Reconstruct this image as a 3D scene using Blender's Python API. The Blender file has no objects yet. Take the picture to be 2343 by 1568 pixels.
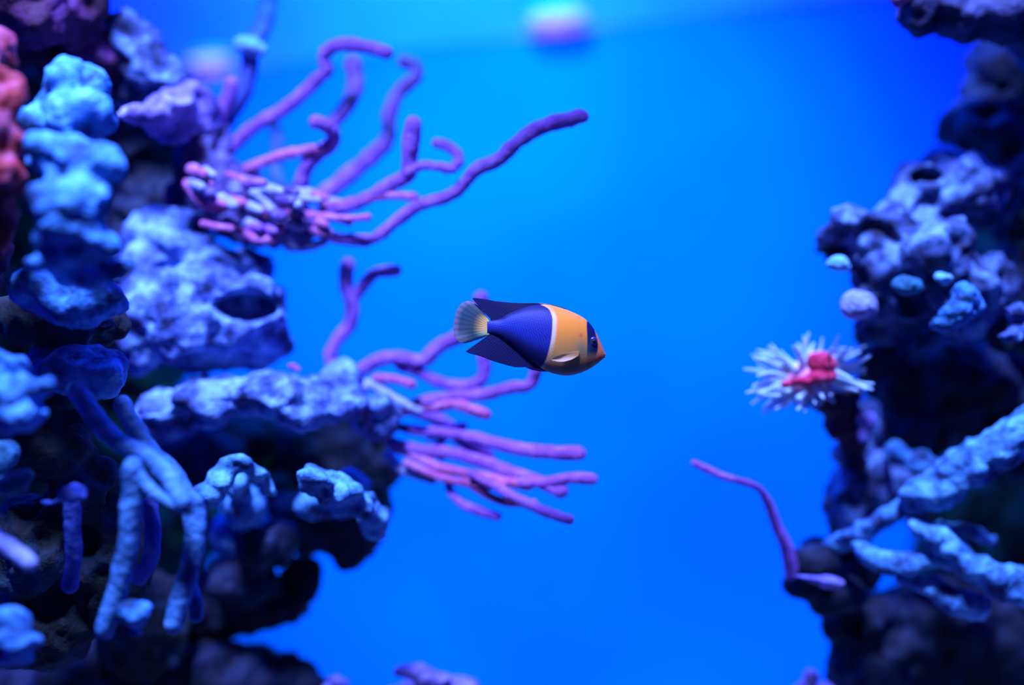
import bpy, bmesh, math, random
import numpy as np
from mathutils import Vector, Matrix, Euler

# ---------------------------------------------------------------- camera
W, H = 2343.0, 1568.0
K = 0.72 / W                       # 50 mm lens on a 36 mm sensor
CAM_Z = 0.60
ROLL = math.radians(-6.5)
scn = bpy.context.scene
C = scn.collection
cd = bpy.data.cameras.new('camera')
cam = bpy.data.objects.new('camera', cd)
C.objects.link(cam)
cd.sensor_width = 36.0
cd.lens = 50.0
cd.clip_start = 0.02
cam.location = (0, 0, CAM_Z)
CM = Euler((math.radians(90), 0, 0)).to_matrix() @ Matrix.Rotation(ROLL, 3, 'Z')
cam.rotation_euler = CM.to_euler()
scn.camera = cam
cd.dof.use_dof = True
cd.dof.focus_distance = 1.11
cd.dof.aperture_fstop = 1.15

# ---------------------------------------------------------------- world, lights, exposure
scn.view_settings.view_transform = 'Standard'
scn.view_settings.look = 'None'
scn.view_settings.gamma = 1.0
scn.view_settings.use_curve_mapping = False
scn.view_settings.exposure = 0.0
wd = bpy.data.worlds.new('world')
scn.world = wd
wd.use_nodes = True
wd.node_tree.nodes['Background'].inputs[0].default_value = (0.08, 0.10, 1.0, 1)
wd.node_tree.nodes['Background'].inputs[1].default_value = 0.07


def lamp(name, kind, loc, target, col, power, **kw):
    l = bpy.data.lights.new(name, kind)
    l.color = col
    l.energy = power
    for k, v in kw.items():
        setattr(l, k, v)
    o = bpy.data.objects.new(name, l)
    o.location = loc
    d = Vector(target) - Vector(loc)
    o.rotation_euler = d.to_track_quat('-Z', 'Y').to_euler()
    C.objects.link(o)
    return o


# overhead reef lamps (violet white), above the water
lamp('reef_lamp_light', 'SPOT', (-0.22, 0.62, 1.52), (-0.31, 1.20, 0.62), (0.20, 0.32, 1.0), 440.0, spot_size=math.radians(46), spot_blend=0.8, shadow_soft_size=0.11)
lamp('reef_lamp_light', 'SPOT', (0.36, 0.76, 1.55), (0.41, 1.26, 0.60), (0.19, 0.32, 1.0), 400.0, spot_size=math.radians(42), spot_blend=0.8, shadow_soft_size=0.10)
lamp('fish_fill_light', 'SPOT', (0.03, 0.55, 1.45), (0.04, 1.12, 0.58), (1.0, 0.72, 0.98), 38.0, spot_size=math.radians(17), spot_blend=0.9, shadow_soft_size=0.05)  # narrow warm spot added to brighten the fish
# added cyan and wide blue lights, standing in for water scattering on the wall
lamp('cyan_scatter_light', 'SPOT', (0.02, 1.28, 1.42), (0.03, 2.1, 0.56), (0.0, 1.0, 0.8), 124.0, spot_size=math.radians(84), spot_blend=1.0, shadow_soft_size=0.15)
lamp('blue_scatter_light', 'AREA', (0.0, 1.75, 1.75), (0.0, 2.05, 0.2), (0.0, 0.048, 1.0), 80.0, shape='RECTANGLE', size=2.2, size_y=0.3)


def at(px, py, Y):
    v = Vector(((px - W / 2) * K * Y, -(py - H / 2) * K * Y, -Y))
    r = CM @ v
    return Vector((r.x, r.y, r.z + CAM_Z))


# ---------------------------------------------------------------- object helpers
def link(name, me, mat=None, parent=None):
    o = bpy.data.objects.new(name, me)
    C.objects.link(o)
    if mat:
        me.materials.append(mat)
    if parent:
        o.parent = parent
        o.matrix_parent_inverse = Matrix.Translation(-Vector(parent.location))
    return o


def tag(o, label, cat, group=None, kind=None):
    o['label'] = label
    o['category'] = cat
    if group:
        o['group'] = group
    if kind:
        o['kind'] = kind
    return o


def empty(name, loc, label, cat, group=None):
    o = bpy.data.objects.new(name, None)
    o.location = loc
    o.empty_display_size = 0.02
    C.objects.link(o)
    return tag(o, label, cat, group)


def struct(name, verts, faces, mat):
    me = bpy.data.meshes.new(name)
    me.from_pydata([tuple(v) for v in verts], [], faces)
    o = link(name, me, mat)
    o['kind'] = 'structure'
    return o


# ---------------------------------------------------------------- numpy noise
def _hash(ix, iy, iz, seed):
    n = (ix * 374761393 + iy * 668265263 + iz * 2147483647 + seed * 974634777) & 0xFFFFFFFF
    n = ((n ^ (n >> 13)) * 1274126177) & 0xFFFFFFFF
    n = (n ^ (n >> 16)) & 0xFFFFFFFF
    return n / 4294967295.0


def vnoise(p, seed=0):
    i = np.floor(p).astype(np.int64)
    f = p - i
    f = f * f * (3 - 2 * f)
    r = 0
    for dx in (0, 1):
        wx = f[:, 0] if dx else 1 - f[:, 0]
        for dy in (0, 1):
            wy = f[:, 1] if dy else 1 - f[:, 1]
            for dz in (0, 1):
                wz = f[:, 2] if dz else 1 - f[:, 2]
                r = r + wx * wy * wz * _hash(i[:, 0] + dx, i[:, 1] + dy, i[:, 2] + dz, seed)
    return r * 2 - 1


def worley(p, seed=0):
    i = np.floor(p).astype(np.int64)
    best = np.full(len(p), 9.0)
    for dx in (-1, 0, 1):
        for dy in (-1, 0, 1):
            for dz in (-1, 0, 1):
                c = i + np.array([dx, dy, dz])
                q = np.stack([c[:, 0] + _hash(c[:, 0], c[:, 1], c[:, 2], seed),
                              c[:, 1] + _hash(c[:, 0], c[:, 1], c[:, 2], seed + 1),
                              c[:, 2] + _hash(c[:, 0], c[:, 1], c[:, 2], seed + 2)], 1)
                best = np.minimum(best, ((q - p) ** 2).sum(1))
    return np.sqrt(best)


# ---------------------------------------------------------------- materials
def new_mat(name):
    m = bpy.data.materials.new(name)
    m.use_nodes = True
    nt = m.node_tree
    b = nt.nodes['Principled BSDF']
    return m, nt, b


def mat_organic(name, cols, scale=30.0, rough=0.75, bump=0.5, bscale=200.0, spec=0.3, sss=0.0, pos=None):
    """cols: colours met along a noise ramp"""
    m, nt, b = new_mat(name)
    L = nt.links.new
    tc = nt.nodes.new('ShaderNodeTexCoord')
    n1 = nt.nodes.new('ShaderNodeTexNoise')
    n1.inputs['Scale'].default_value = scale
    n1.inputs['Detail'].default_value = 6
    n1.inputs['Roughness'].default_value = 0.6
    L(tc.outputs['Object'], n1.inputs['Vector'])
    r = nt.nodes.new('ShaderNodeValToRGB')
    e = r.color_ramp.elements
    while len(e) < len(cols):
        e.new(0.5)
    for i, c in enumerate(cols):
        e[i].position = pos[i] if pos else 0.32 + 0.36 * i / max(1, len(cols) - 1)
        e[i].color = (*c, 1)
    L(n1.outputs['Fac'], r.inputs['Fac'])
    L(r.outputs['Color'], b.inputs['Base Color'])
    n2 = nt.nodes.new('ShaderNodeTexNoise')
    n2.inputs['Scale'].default_value = bscale
    n2.inputs['Detail'].default_value = 4
    L(tc.outputs['Object'], n2.inputs['Vector'])
    bp = nt.nodes.new('ShaderNodeBump')
    bp.inputs['Strength'].default_value = bump
    bp.inputs['Distance'].default_value = 0.004
    L(n2.outputs['Fac'], bp.inputs['Height'])
    L(bp.outputs['Normal'], b.inputs['Normal'])
    b.inputs['Roughness'].default_value = rough
    b.inputs['Specular IOR Level'].default_value = spec
    return m


M = {}
M['rock_lilac'] = mat_organic('rock_lilac', [(0.015, 0.018, 0.06), (0.085, 0.13, 0.36), (0.24, 0.38, 0.60)], 44, pos=[0.36, 0.5, 0.63])
M['rock_blue'] = mat_organic('rock_blue', [(0.015, 0.03, 0.09), (0.07, 0.21, 0.40), (0.18, 0.48, 0.65)], 44, pos=[0.36, 0.5, 0.63])
M['rock_dark'] = mat_organic('rock_dark', [(0.003, 0.003, 0.008), (0.008, 0.008, 0.022), (0.022, 0.03, 0.07)], 24)  # dark rock; shade under the shelf and at the foot is painted in
M['rock_mixed'] = mat_organic('rock_mixed', [(0.010, 0.010, 0.03), (0.05, 0.07, 0.17), (0.21, 0.33, 0.55)], 40, pos=[0.38, 0.52, 0.66])
M['rock_maroon'] = mat_organic('rock_maroon', [(0.02, 0.006, 0.012), (0.07, 0.01, 0.035), (0.14, 0.03, 0.14)], 24)
M['coral_cyan'] = mat_organic('coral_cyan', [(0.01, 0.035, 0.09), (0.04, 0.18, 0.40), (0.12, 0.36, 0.68)], 46, pos=[0.37, 0.5, 0.63], bump=0.8)
M['coral_teal'] = mat_organic('coral_teal', [(0.01, 0.03, 0.05), (0.03, 0.13, 0.20), (0.05, 0.26, 0.36)], 38, bump=0.8)
M['coral_rust'] = mat_organic('coral_rust', [(0.12, 0.006, 0.008), (0.28, 0.014, 0.014), (0.38, 0.09, 0.18)], 30, pos=[0.35, 0.5, 0.68])
M['coral_brown'] = mat_organic('coral_brown', [(0.015, 0.010, 0.008), (0.03, 0.03, 0.025), (0.03, 0.07, 0.11)], 30)
M['coral_violet'] = mat_organic('coral_violet', [(0.07, 0.03, 0.18), (0.20, 0.14, 0.40), (0.42, 0.34, 0.64)], 36)
M['rod_purple'] = mat_organic('rod_purple', [(0.24, 0.06, 0.34), (0.34, 0.10, 0.46), (0.46, 0.17, 0.55)], 60, bump=1.0, bscale=420)
M['rod_pink'] = mat_organic('rod_pink', [(0.36, 0.06, 0.18), (0.50, 0.10, 0.26), (0.62, 0.20, 0.40)], 60, bump=0.8, bscale=420)
M['rod_blue'] = mat_organic('rod_blue', [(0.03, 0.05, 0.22), (0.06, 0.09, 0.32), (0.10, 0.14, 0.40)], 50)
M['rod_lilac'] = mat_organic('rod_lilac', [(0.20, 0.18, 0.32), (0.30, 0.28, 0.46), (0.42, 0.40, 0.58)], 50)
M['twig_dark'] = mat_organic('twig_dark', [(0.05, 0.02, 0.10), (0.10, 0.04, 0.18), (0.22, 0.14, 0.34)], 60)
M['sponge'] = mat_organic('sponge', [(0.03, 0.09, 0.20), (0.06, 0.19, 0.36), (0.12, 0.30, 0.50)], 60, bump=0.8)
M['pale'] = mat_organic('pale', [(0.10, 0.30, 0.44), (0.18, 0.42, 0.56), (0.30, 0.54, 0.66)], 60)
M['anem_red'] = mat_organic('anem_red', [(0.55, 0.01, 0.05), (0.75, 0.02, 0.07), (0.85, 0.08, 0.16)], 60)
M['anem_pink'] = mat_organic('anem_pink', [(0.85, 0.16, 0.26), (0.90, 0.26, 0.36), (0.92, 0.36, 0.46)], 60)
M['anem_stalk'] = mat_organic('anem_stalk', [(0.05, 0.005, 0.02), (0.08, 0.01, 0.03), (0.16, 0.03, 0.09)], 30)
M['sand'] = mat_organic('sand', [(0.20, 0.20, 0.22), (0.30, 0.30, 0.32), (0.4, 0.4, 0.4)], 200)
M['white'] = mat_organic('white', [(0.5, 0.6, 0.8), (0.55, 0.65, 0.85), (0.6, 0.7, 0.9)], 40, bump=0.0)
M['black'] = mat_organic('black', [(0.004, 0.004, 0.006), (0.006, 0.006, 0.01), (0.01, 0.01, 0.014)], 40, rough=0.4)

# translucent tentacles
m, nt, b = new_mat('tentacle')
b.inputs['Base Color'].default_value = (0.60, 0.72, 0.80, 1)
b.inputs['Roughness'].default_value = 0.5
b.inputs['Transmission Weight'].default_value = 0.0
tr = nt.nodes.new('ShaderNodeBsdfTransparent')
mx = nt.nodes.new('ShaderNodeMixShader')
mx.inputs[0].default_value = 0.28
nt.links.new(b.outputs[0], mx.inputs[1])
nt.links.new(tr.outputs[0], mx.inputs[2])
nt.links.new(mx.outputs[0], nt.nodes['Material Output'].inputs['Surface'])
M['tentacle'] = m

# painted back wall with faint algae stains
m, nt, b = new_mat('blue_tank_wall')
tc = nt.nodes.new('ShaderNodeTexCoord')
nz = nt.nodes.new('ShaderNodeTexNoise')
nz.inputs['Scale'].default_value = 3.2
nz.inputs['Detail'].default_value = 3
nt.links.new(tc.outputs['Object'], nz.inputs['Vector'])
rp = nt.nodes.new('ShaderNodeValToRGB')
rp.color_ramp.elements[0].position = 0.35
rp.color_ramp.elements[0].color = (0.0, 0.150, 0.92, 1)
rp.color_ramp.elements[1].position = 0.60
rp.color_ramp.elements[1].color = (0.0, 0.180, 0.95, 1)
nt.links.new(nz.outputs['Fac'], rp.inputs['Fac'])
nt.links.new(rp.outputs['Color'], b.inputs['Base Color'])
b.inputs['Roughness'].default_value = 0.95
b.inputs['Specular IOR Level'].default_value = 0.0
M['wall'] = m
M['rim'] = mat_organic('pale_glow', [(0.8, 0.15, 0.9), (0.9, 0.165, 0.9), (0.95, 0.18, 0.9)], 8, rough=0.9, bump=0.0)  # pale glow along the top is put into this colour

# water surface
m, nt, b = new_mat('water_surface')
nt.nodes.remove(b)
tr = nt.nodes.new('ShaderNodeBsdfTransparent')
tr.inputs[0].default_value = (0.93, 0.97, 1, 1)
tl = nt.nodes.new('ShaderNodeBsdfTranslucent')
tl.inputs[0].default_value = (0.8, 0.50, 1.0, 1)
gl = nt.nodes.new('ShaderNodeBsdfGlossy')
gl.inputs['Roughness'].default_value = 0.15
gl.inputs['Color'].default_value = (0.8, 0.9, 1, 1)
m1 = nt.nodes.new('ShaderNodeMixShader')
m1.inputs[0].default_value = 0.6
nt.links.new(tl.outputs[0], m1.inputs[1])
nt.links.new(gl.outputs[0], m1.inputs[2])
m2 = nt.nodes.new('ShaderNodeMixShader')
m2.inputs[0].default_value = 0.16
nt.links.new(tr.outputs[0], m2.inputs[1])
nt.links.new(m1.outputs[0], m2.inputs[2])
nt.links.new(m2.outputs[0], nt.nodes['Material Output'].inputs['Surface'])
M['water'] = m

# lamp glow
m, nt, b = new_mat('lamp_glow')
nt.nodes.remove(b)
em = nt.nodes.new('ShaderNodeEmission')
em.inputs[0].default_value = (0.45, 0.55, 1.0, 1)
em.inputs[1].default_value = 1.3
nt.links.new(em.outputs[0], nt.nodes['Material Output'].inputs['Surface'])
M['glow'] = m

# ---------------------------------------------------------------- the tank
YB = 2.12
ZS = 1.045           # water surface
XW = 1.45
ZT = 1.35
struct('wall_back', [(-XW, YB, 0), (XW, YB, 0), (XW, YB, ZT), (-XW, YB, ZT)], [(3, 2, 1, 0)], M['wall'])
struct('wall_left', [(-XW, 0.35, 0), (-XW, YB, 0), (-XW, YB, ZT), (-XW, 0.35, ZT)], [(3, 2, 1, 0)], M['wall'])
struct('wall_right', [(XW, 0.35, 0), (XW, YB, 0), (XW, YB, ZT), (XW, 0.35, ZT)], [(0, 1, 2, 3)], M['wall'])
struct('floor', [(-XW, 0.35, 0), (XW, 0.35, 0), (XW, YB, 0), (-XW, YB, 0)], [(0, 1, 2, 3)], M['sand'])

o = struct('glow_strip', [(-XW, YB - 0.006, ZS + 0.004), (XW, YB - 0.006, ZS + 0.004), (XW, YB - 0.006, ZT), (-XW, YB - 0.006, ZT), (-XW, YB, ZS + 0.004), (XW, YB, ZS + 0.004), (XW, YB, ZT), (-XW, YB, ZT)], [(3, 2, 1, 0), (0, 1, 5, 4), (2, 3, 7, 6)], M['rim'])  # added pale strip above the water that carries the painted top glow
nx, ny = 150, 90
xs = np.linspace(-XW, XW, nx)
ys = np.linspace(0.35, YB, ny)
gx, gy = np.meshgrid(xs, ys)
P = np.stack([gx.ravel() * 6, gy.ravel() * 6, np.zeros(nx * ny)], 1)
gz = ZS + 0.009 * vnoise(P, 4) + 0.004 * vnoise(P * 2.3, 5)
vs = np.stack([gx.ravel(), gy.ravel(), gz], 1)
fs = [(j * nx + i, j * nx + i + 1, (j + 1) * nx + i + 1, (j + 1) * nx + i) for j in range(ny - 1) for i in range(nx - 1)]
me = bpy.data.meshes.new('water_surface')
me.from_pydata(vs.tolist(), [], fs)
me.polygons.foreach_set('use_smooth', [True] * len(me.polygons))
o = link('water_surface', me, M['water'])
o['kind'] = 'structure'
o['label'] = 'rippled water surface along the top of the tank'


def lathe(prof, seg=32):
    """prof: (r, z) pairs; closed at the axis"""
    bm = bmesh.new()
    rings = []
    for r, z in prof:
        rings.append([bm.verts.new((r * math.cos(2 * math.pi * k / seg), r * math.sin(2 * math.pi * k / seg), z)) for k in range(seg)])
    for a, c in zip(rings, rings[1:]):
        for k in range(seg):
            bm.faces.new((a[k], a[(k + 1) % seg], c[(k + 1) % seg], c[k]))
    bm.faces.new(rings[0][::-1])
    bm.faces.new(rings[-1])
    bmesh.ops.recalc_face_normals(bm, faces=bm.faces)
    return bm


def from_bm(name, bm, mat, parent=None, smooth=True):
    me = bpy.data.meshes.new(name)
    bm.to_mesh(me)
    bm.free()
    if smooth:
        me.polygons.foreach_set('use_smooth', [True] * len(me.polygons))
    return link(name, me, mat, parent)


def tank_lamp(px, py, rad, label):
    zl = 1.058
    # depth at which the view ray reaches the lamp height
    d = at(px, py, 1.0) - Vector((0, 0, CAM_Z))
    Y = (zl - CAM_Z) / d.z
    p = at(px, py, Y)
    p.y = min(p.y, YB - rad - 0.01)
    t = empty('tank_lamp', p, label, 'lamp', 'round lamps over the water')
    a = from_bm('housing', lathe([(rad * 0.3, 0.018), (rad * 1.02, 0.014), (rad * 1.05, 0.004), (rad * 1.0, 0.004), (rad, 0.012), (0.001, 0.012)]), M['white'])
    a.parent = t
    b_ = from_bm('glowing_diffuser', lathe([(0.001, 0.003), (rad * 0.7, 0.0), (rad * 0.99, 0.004), (rad * 0.99, 0.010), (0.001, 0.010)]), M['glow'])
    b_.parent = t
    lamp('tank_lamp_light', 'AREA', (p.x, p.y, p.z - 0.002), (p.x, p.y - 0.02, 0), (0.9, 0.8, 1.0), 0.05 * rad / 0.042, shape='DISK', size=rad * 1.6)


tank_lamp(1275, 45, 0.042, 'round lamp glowing white above the water at the top centre')
tank_lamp(482, 145, 0.030, 'small round lamp glowing beside the left reef under the pale capped rod')

# ---------------------------------------------------------------- reef rock builder
dg = None


def rock(name, label, cat, blobs, mat, amp=0.010, fr=28.0, vox=0.0035, carve=(), seed=1, pits=0.9, group=None, parent=None, lump=0.0):
    bm = bmesh.new()
    for bl in blobs:
        px, py, rx, ry, Y = bl[:5]
        rd = bl[5] if len(bl) > 5 else (rx + ry) / 2
        rot = math.radians(bl[6]) if len(bl) > 6 else 0
        s = K * Y
        mtx = (Matrix.Translation(at(px, py, Y)) @ CM.to_4x4() @ Matrix.Rotation(rot, 4, 'Z')
               @ Matrix.Diagonal((rx * s, ry * s, rd * s, 1)))
        bmesh.ops.create_icosphere(bm, subdivisions=3, radius=1.0, matrix=mtx)
    me = bpy.data.meshes.new('tmp')
    bm.to_mesh(me)
    bm.free()
    o = bpy.data.objects.new('tmp', me)
    C.objects.link(o)
    md = o.modifiers.new('r', 'REMESH')
    md.mode = 'VOXEL'
    md.voxel_size = vox
    sm = o.modifiers.new('s', 'SMOOTH')
    sm.iterations = 3
    sm.factor = 0.5
    ev = o.evaluated_get(bpy.context.evaluated_depsgraph_get())
    m2 = bpy.data.meshes.new_from_object(ev)
    bpy.data.objects.remove(o)
    bpy.data.meshes.remove(me)
    n = len(m2.vertices)
    co = np.empty(n * 3)
    m2.vertices.foreach_get('co', co)
    co = co.reshape(-1, 3)
    no = np.empty(n * 3)
    m2.vertex_normals.foreach_get('vector', no)
    no = no.reshape(-1, 3)
    off = np.array([seed * 7.3, seed * 3.1, seed * 1.7])
    p = co * fr + off
    h = vnoise(p, seed) + 0.55 * (0.4 - worley(p * 1.3, seed + 3)) * 2 + 0.5 * vnoise(p * 2.3, seed + 9) + 0.28 * vnoise(p * 4.9, seed + 11)
    if pits:
        w = worley(p * 0.9 + 5, seed + 21)
        h = h - pits * 2.2 * np.clip(0.42 - w, 0, 1) / 0.42
    if lump:
        h = h + lump * (0.5 - worley(p * 0.8 + 3, seed + 31)) * 2
    co = co + no * (amp * h)[:, None]
    for cv in carve:
        px, py, rx, ry, dep = cv[:5]
        Yc = blobs[0][4] if len(cv) < 6 else cv[5]
        c = np.array(at(px, py, Yc))
        R = np.array(CM)
        loc = (co - c) @ R
        d2 = (loc[:, 0] / (rx * K * Yc)) ** 2 + (loc[:, 1] / (ry * K * Yc)) ** 2
        wgt = np.clip(1.25 - d2, 0, 1) ** 0.5 * (no[:, 1] < 0.55)
        front = np.clip(-(loc[:, 2] * 0) + 1, 0, 1)
        co[:, 1] += wgt * dep * front
    co = co.astype(np.float64)
    m2.vertices.foreach_set('co', co.ravel())
    m2.polygons.foreach_set('use_smooth', [True] * len(m2.polygons))
    m2.update()
    # origin at the base of the piece
    ctr = Vector((float(co[:, 0].mean()), float(co[:, 1].mean()), float(co[:, 2].min())))
    m2.transform(Matrix.Translation(-ctr))
    m2.name = name
    m2.materials.clear()
    o = bpy.data.objects.new(name, m2)
    C.objects.link(o)
    m2.materials.append(mat)
    o.location = ctr
    if parent:
        o.parent = parent
        o.location = ctr - Vector(parent.location)
    else:
        tag(o, label, cat, group)
    return o


# ---------------------------------------------------------------- tube builder
def catmull(pts, n):
    out = []
    P_ = [pts[0]] + pts + [pts[-1]]
    for i in range(1, len(P_) - 2):
        p0, p1, p2, p3 = P_[i - 1], P_[i], P_[i + 1], P_[i + 2]
        for k in range(n):
            t = k / n
            out.append(0.5 * ((2 * p1) + (p2 - p0) * t + (2 * p0 - 5 * p1 + 4 * p2 - p3) * t * t + (3 * p1 - p0 - 3 * p2 + p3) * t ** 3))
    out.append(pts[-1])
    return out


def tube_mesh(name, pts, seg=14, n=10, bumpy=0.12, seed=0, tip=1.0, grow=1.0):
    """pts: (px, py, Y, radius_px)"""
    q = [np.array([*at(a, b_, Y), r * K * Y]) for a, b_, Y, r in pts]
    sp = catmull(q, n)
    # refine to even steps
    rings = []
    verts = []
    up = Vector((0.31, -0.8, 0.5)).normalized()
    N = len(sp)
    for i, s in enumerate(sp):
        a = Vector(sp[max(i - 1, 0)][:3])
        b_ = Vector(sp[min(i + 1, N - 1)][:3])
        d = (b_ - a).normalized()
        u = (up - d * up.dot(d)).normalized()
        up = u
        v = d.cross(u)
        rings.append((Vector(s[:3]), d, u, v, max(s[3] * grow, 1e-4)))
    # round ends
    p, d, u, v, r = rings[0]
    head = [(p - d * r * math.sin(t), d, u, v, r * math.cos(t)) for t in (1.45, 1.1, 0.6)]
    p, d, u, v, r = rings[-1]
    tail = [(p + d * r * tip * math.sin(t), d, u, v, r * math.cos(t)) for t in (0.4, 0.8, 1.15, 1.45)]
    rings = head + rings + tail
    for p, d, u, v, r in rings:
        for k in range(seg):
            a = 2 * math.pi * k / seg
            verts.append(p + (u * math.cos(a) + v * math.sin(a)) * r)
    co = np.array(verts)
    ce = np.repeat(np.array([r[0] for r in rings]), seg, 0)
    if bumpy:
        h = vnoise(co * 90 + seed * 3.3, seed) + 0.8 * vnoise(co * 260 + seed, seed + 1)
        co = ce + (co - ce) * (1 + bumpy * h)[:, None]
    R = len(rings)
    faces = []
    for i in range(R - 1):
        for k in range(seg):
            faces.append((i * seg + k, i * seg + (k + 1) % seg, (i + 1) * seg + (k + 1) % seg, (i + 1) * seg + k))
    faces.append(tuple(range(seg))[::-1])
    faces.append(tuple((R - 1) * seg + k for k in range(seg)))
    me = bpy.data.meshes.new(name)
    me.from_pydata(co.tolist(), [], faces)
    me.polygons.foreach_set('use_smooth', [True] * len(me.polygons))
    me.update()
    return me


def tube(name, pts, mat, parent=None, **kw):
    return link(name, tube_mesh(name, pts, **kw), mat, parent)


def colony(name, label, cat, base, branches, group=None, part='branch', **kw):
    """base: (px, py, Y); branches: (points, material)"""
    t = empty(name, at(*base), label, cat, group)
    for i, (pts, mt) in enumerate(branches):
        tube(part, pts, M[mt], t, seed=i + 3, **kw)
    return t


def br(Y0, Y1, r, pts, r1=None):
    n = len(pts)
    r1 = r if r1 is None else r1
    return [(a, b_, Y0 + (Y1 - Y0) * i / (n - 1), r + (r1 - r) * i / (n - 1)) for i, (a, b_) in enumerate(pts)]


# ================================================================ LEFT REEF
rock('reef_rock', 'dark maroon rock filling the top left corner', 'rock',
     [(40, 10, 150, 100, 1.24), (160, 10, 90, 95, 1.26), (-90, 0, 150, 200, 1.28), (200, -70, 70, 70, 1.26), (130, 90, 110, 80, 1.30), (230, 110, 60, 60, 1.3)], M['rock_maroon'], seed=1)
rock('reef_rock', 'lilac topped rock sloping down to the right below the dark maroon one', 'rock',
     [(275, 85, 45, 60, 1.30), (320, 125, 65, 75, 1.31), (360, 160, 70, 60, 1.31), (300, 190, 70, 60, 1.34), (405, 180, 42, 30, 1.30), (240, 140, 50, 60, 1.33)], M['rock_mixed'], seed=2, amp=0.008)
rock('reef_rock', 'pale violet ledge rock jutting out right of the tall cyan coral', 'rock',
     [(330, 265, 70, 35, 1.25), (390, 250, 70, 45, 1.27, 70), (440, 225, 50, 40, 1.30), (465, 270, 40, 60, 1.31), (400, 300, 60, 40, 1.30)], M['coral_violet'], seed=3, amp=0.007, fr=34)
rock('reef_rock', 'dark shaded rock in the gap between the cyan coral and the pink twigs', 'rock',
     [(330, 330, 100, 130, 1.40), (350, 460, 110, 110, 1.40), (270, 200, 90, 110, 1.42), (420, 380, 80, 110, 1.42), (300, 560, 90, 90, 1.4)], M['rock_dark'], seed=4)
rock('reef_rock', 'purple brown rock the upper branching coral grows from', 'rock',
     [(470, 350, 70, 80, 1.33), (450, 450, 70, 70, 1.34), (530, 440, 80, 75, 1.32), (600, 480, 90, 60, 1.31), (660, 520, 75, 42, 1.30), (560, 510, 90, 45, 1.32), (500, 390, 60, 60, 1.32), (620, 545, 60, 25, 1.3)],
     mat_organic('rock_purple', [(0.012, 0.008, 0.03), (0.06, 0.03, 0.13), (0.24, 0.20, 0.42)], 50), seed=5, amp=0.009, fr=40)
rock('leather_coral', 'tall lumpy cyan coral column along the left side', 'coral',
     [(165, 200, 85, 70, 1.02), (175, 285, 90, 75, 1.00), (150, 370, 98, 66, 0.965), (215, 375, 60, 50, 0.96), (160, 460, 98, 66, 0.95), (170, 545, 94, 70, 0.95), (100, 310, 60, 90, 1.03)],
     M['coral_cyan'], seed=6, amp=0.007, fr=36, pits=0.4, lump=0.5)
rock('leather_coral', 'blue lobed coral shelf at the foot of the tall cyan column', 'coral',
     [(120, 600, 72, 38, 0.98), (190, 620, 70, 40, 1.00), (262, 612, 52, 34, 0.97), (180, 690, 120, 60, 1.06), (90, 660, 70, 70, 1.06)],
     M['coral_cyan'], seed=7, amp=0.005, fr=38, pits=0.3, lump=0.4)
rock('reef_rock', 'dull blue brown rock between the cyan shelf and the violet blue lobe', 'rock',
     [(140, 750, 140, 50, 1.12), (60, 720, 80, 60, 1.12), (230, 740, 70, 60, 1.15)], M['coral_brown'], seed=72, amp=0.006, fr=34)
rock('encrusting_coral', 'rust red coral with pink patches at the left edge', 'coral',
     [(-20, 130, 70, 70, 1.00), (0, 215, 62, 70, 0.98), (-10, 310, 70, 75, 0.98), (-5, 410, 65, 75, 0.98), (-15, 500, 65, 70, 1.00), (-40, 600, 70, 90, 1.04)],
     M['coral_rust'], seed=8, amp=0.006, fr=40)
rock('reef_boulder', 'big rounded lilac boulder with a dark hole near its right side', 'rock',
     [(390, 545, 115, 70, 1.32), (430, 500, 60, 35, 1.32), (520, 610, 105, 60, 1.31), (560, 720, 100, 105, 1.28), (430, 730, 150, 120, 1.28), (330, 770, 80, 90, 1.28), (310, 640, 80, 80, 1.30), (590, 790, 70, 62, 1.29), (500, 810, 120, 50, 1.30)],
     M['rock_lilac'], seed=9, amp=0.009, carve=[(560, 702, 66, 34, 0.06, 1.25), (455, 520, 30, 32, 0.03, 1.3)])
rock('reef_rock', 'violet blue rock lobe just left of the big boulder', 'rock',
     [(190, 850, 100, 62, 1.10), (130, 830, 70, 50, 1.12), (240, 870, 60, 45, 1.09)], M['rock_blue'], seed=10, amp=0.006)
rock('reef_ledge', 'broad overhanging rock shelf with a bright top above a black hollow', 'rock',
     [(385, 945, 85, 48, 1.27, 90), (480, 915, 100, 52, 1.25, 100), (620, 912, 120, 60, 1.24, 110), (740, 925, 110, 62, 1.25, 100), (845, 955, 66, 50, 1.27, 70), (780, 872, 44, 24, 1.28), (670, 950, 60, 40, 1.23, 60)],
     M['rock_lilac'], seed=11, amp=0.009)
rock('reef_rock', 'hollowed rock under the broad shelf, its shade painted near-black, bulging at its right end', 'rock',
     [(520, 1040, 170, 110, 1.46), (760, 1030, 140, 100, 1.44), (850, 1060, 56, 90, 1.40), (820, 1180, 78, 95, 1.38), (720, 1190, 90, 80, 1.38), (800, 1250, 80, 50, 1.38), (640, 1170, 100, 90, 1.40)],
     M['rock_dark'], seed=71, amp=0.008)  # shade of the hollow is put into the rock colour
rock('reef_rock', 'small arch shaped rock lit on top inside the hollow of the shelf', 'rock',
     [(545, 1058, 42, 26, 1.17), (510, 1095, 34, 28, 1.17), (475, 1135, 44, 20, 1.17), (592, 1085, 32, 26, 1.18), (618, 1118, 26, 34, 1.19), (550, 1160, 40, 40, 1.30), (545, 1112, 30, 36, 1.23, 70), (560, 1165, 44, 50, 1.27, 80), (560, 1230, 80, 70, 1.34)], M['rock_blue'], seed=12, amp=0.004, fr=36)
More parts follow.
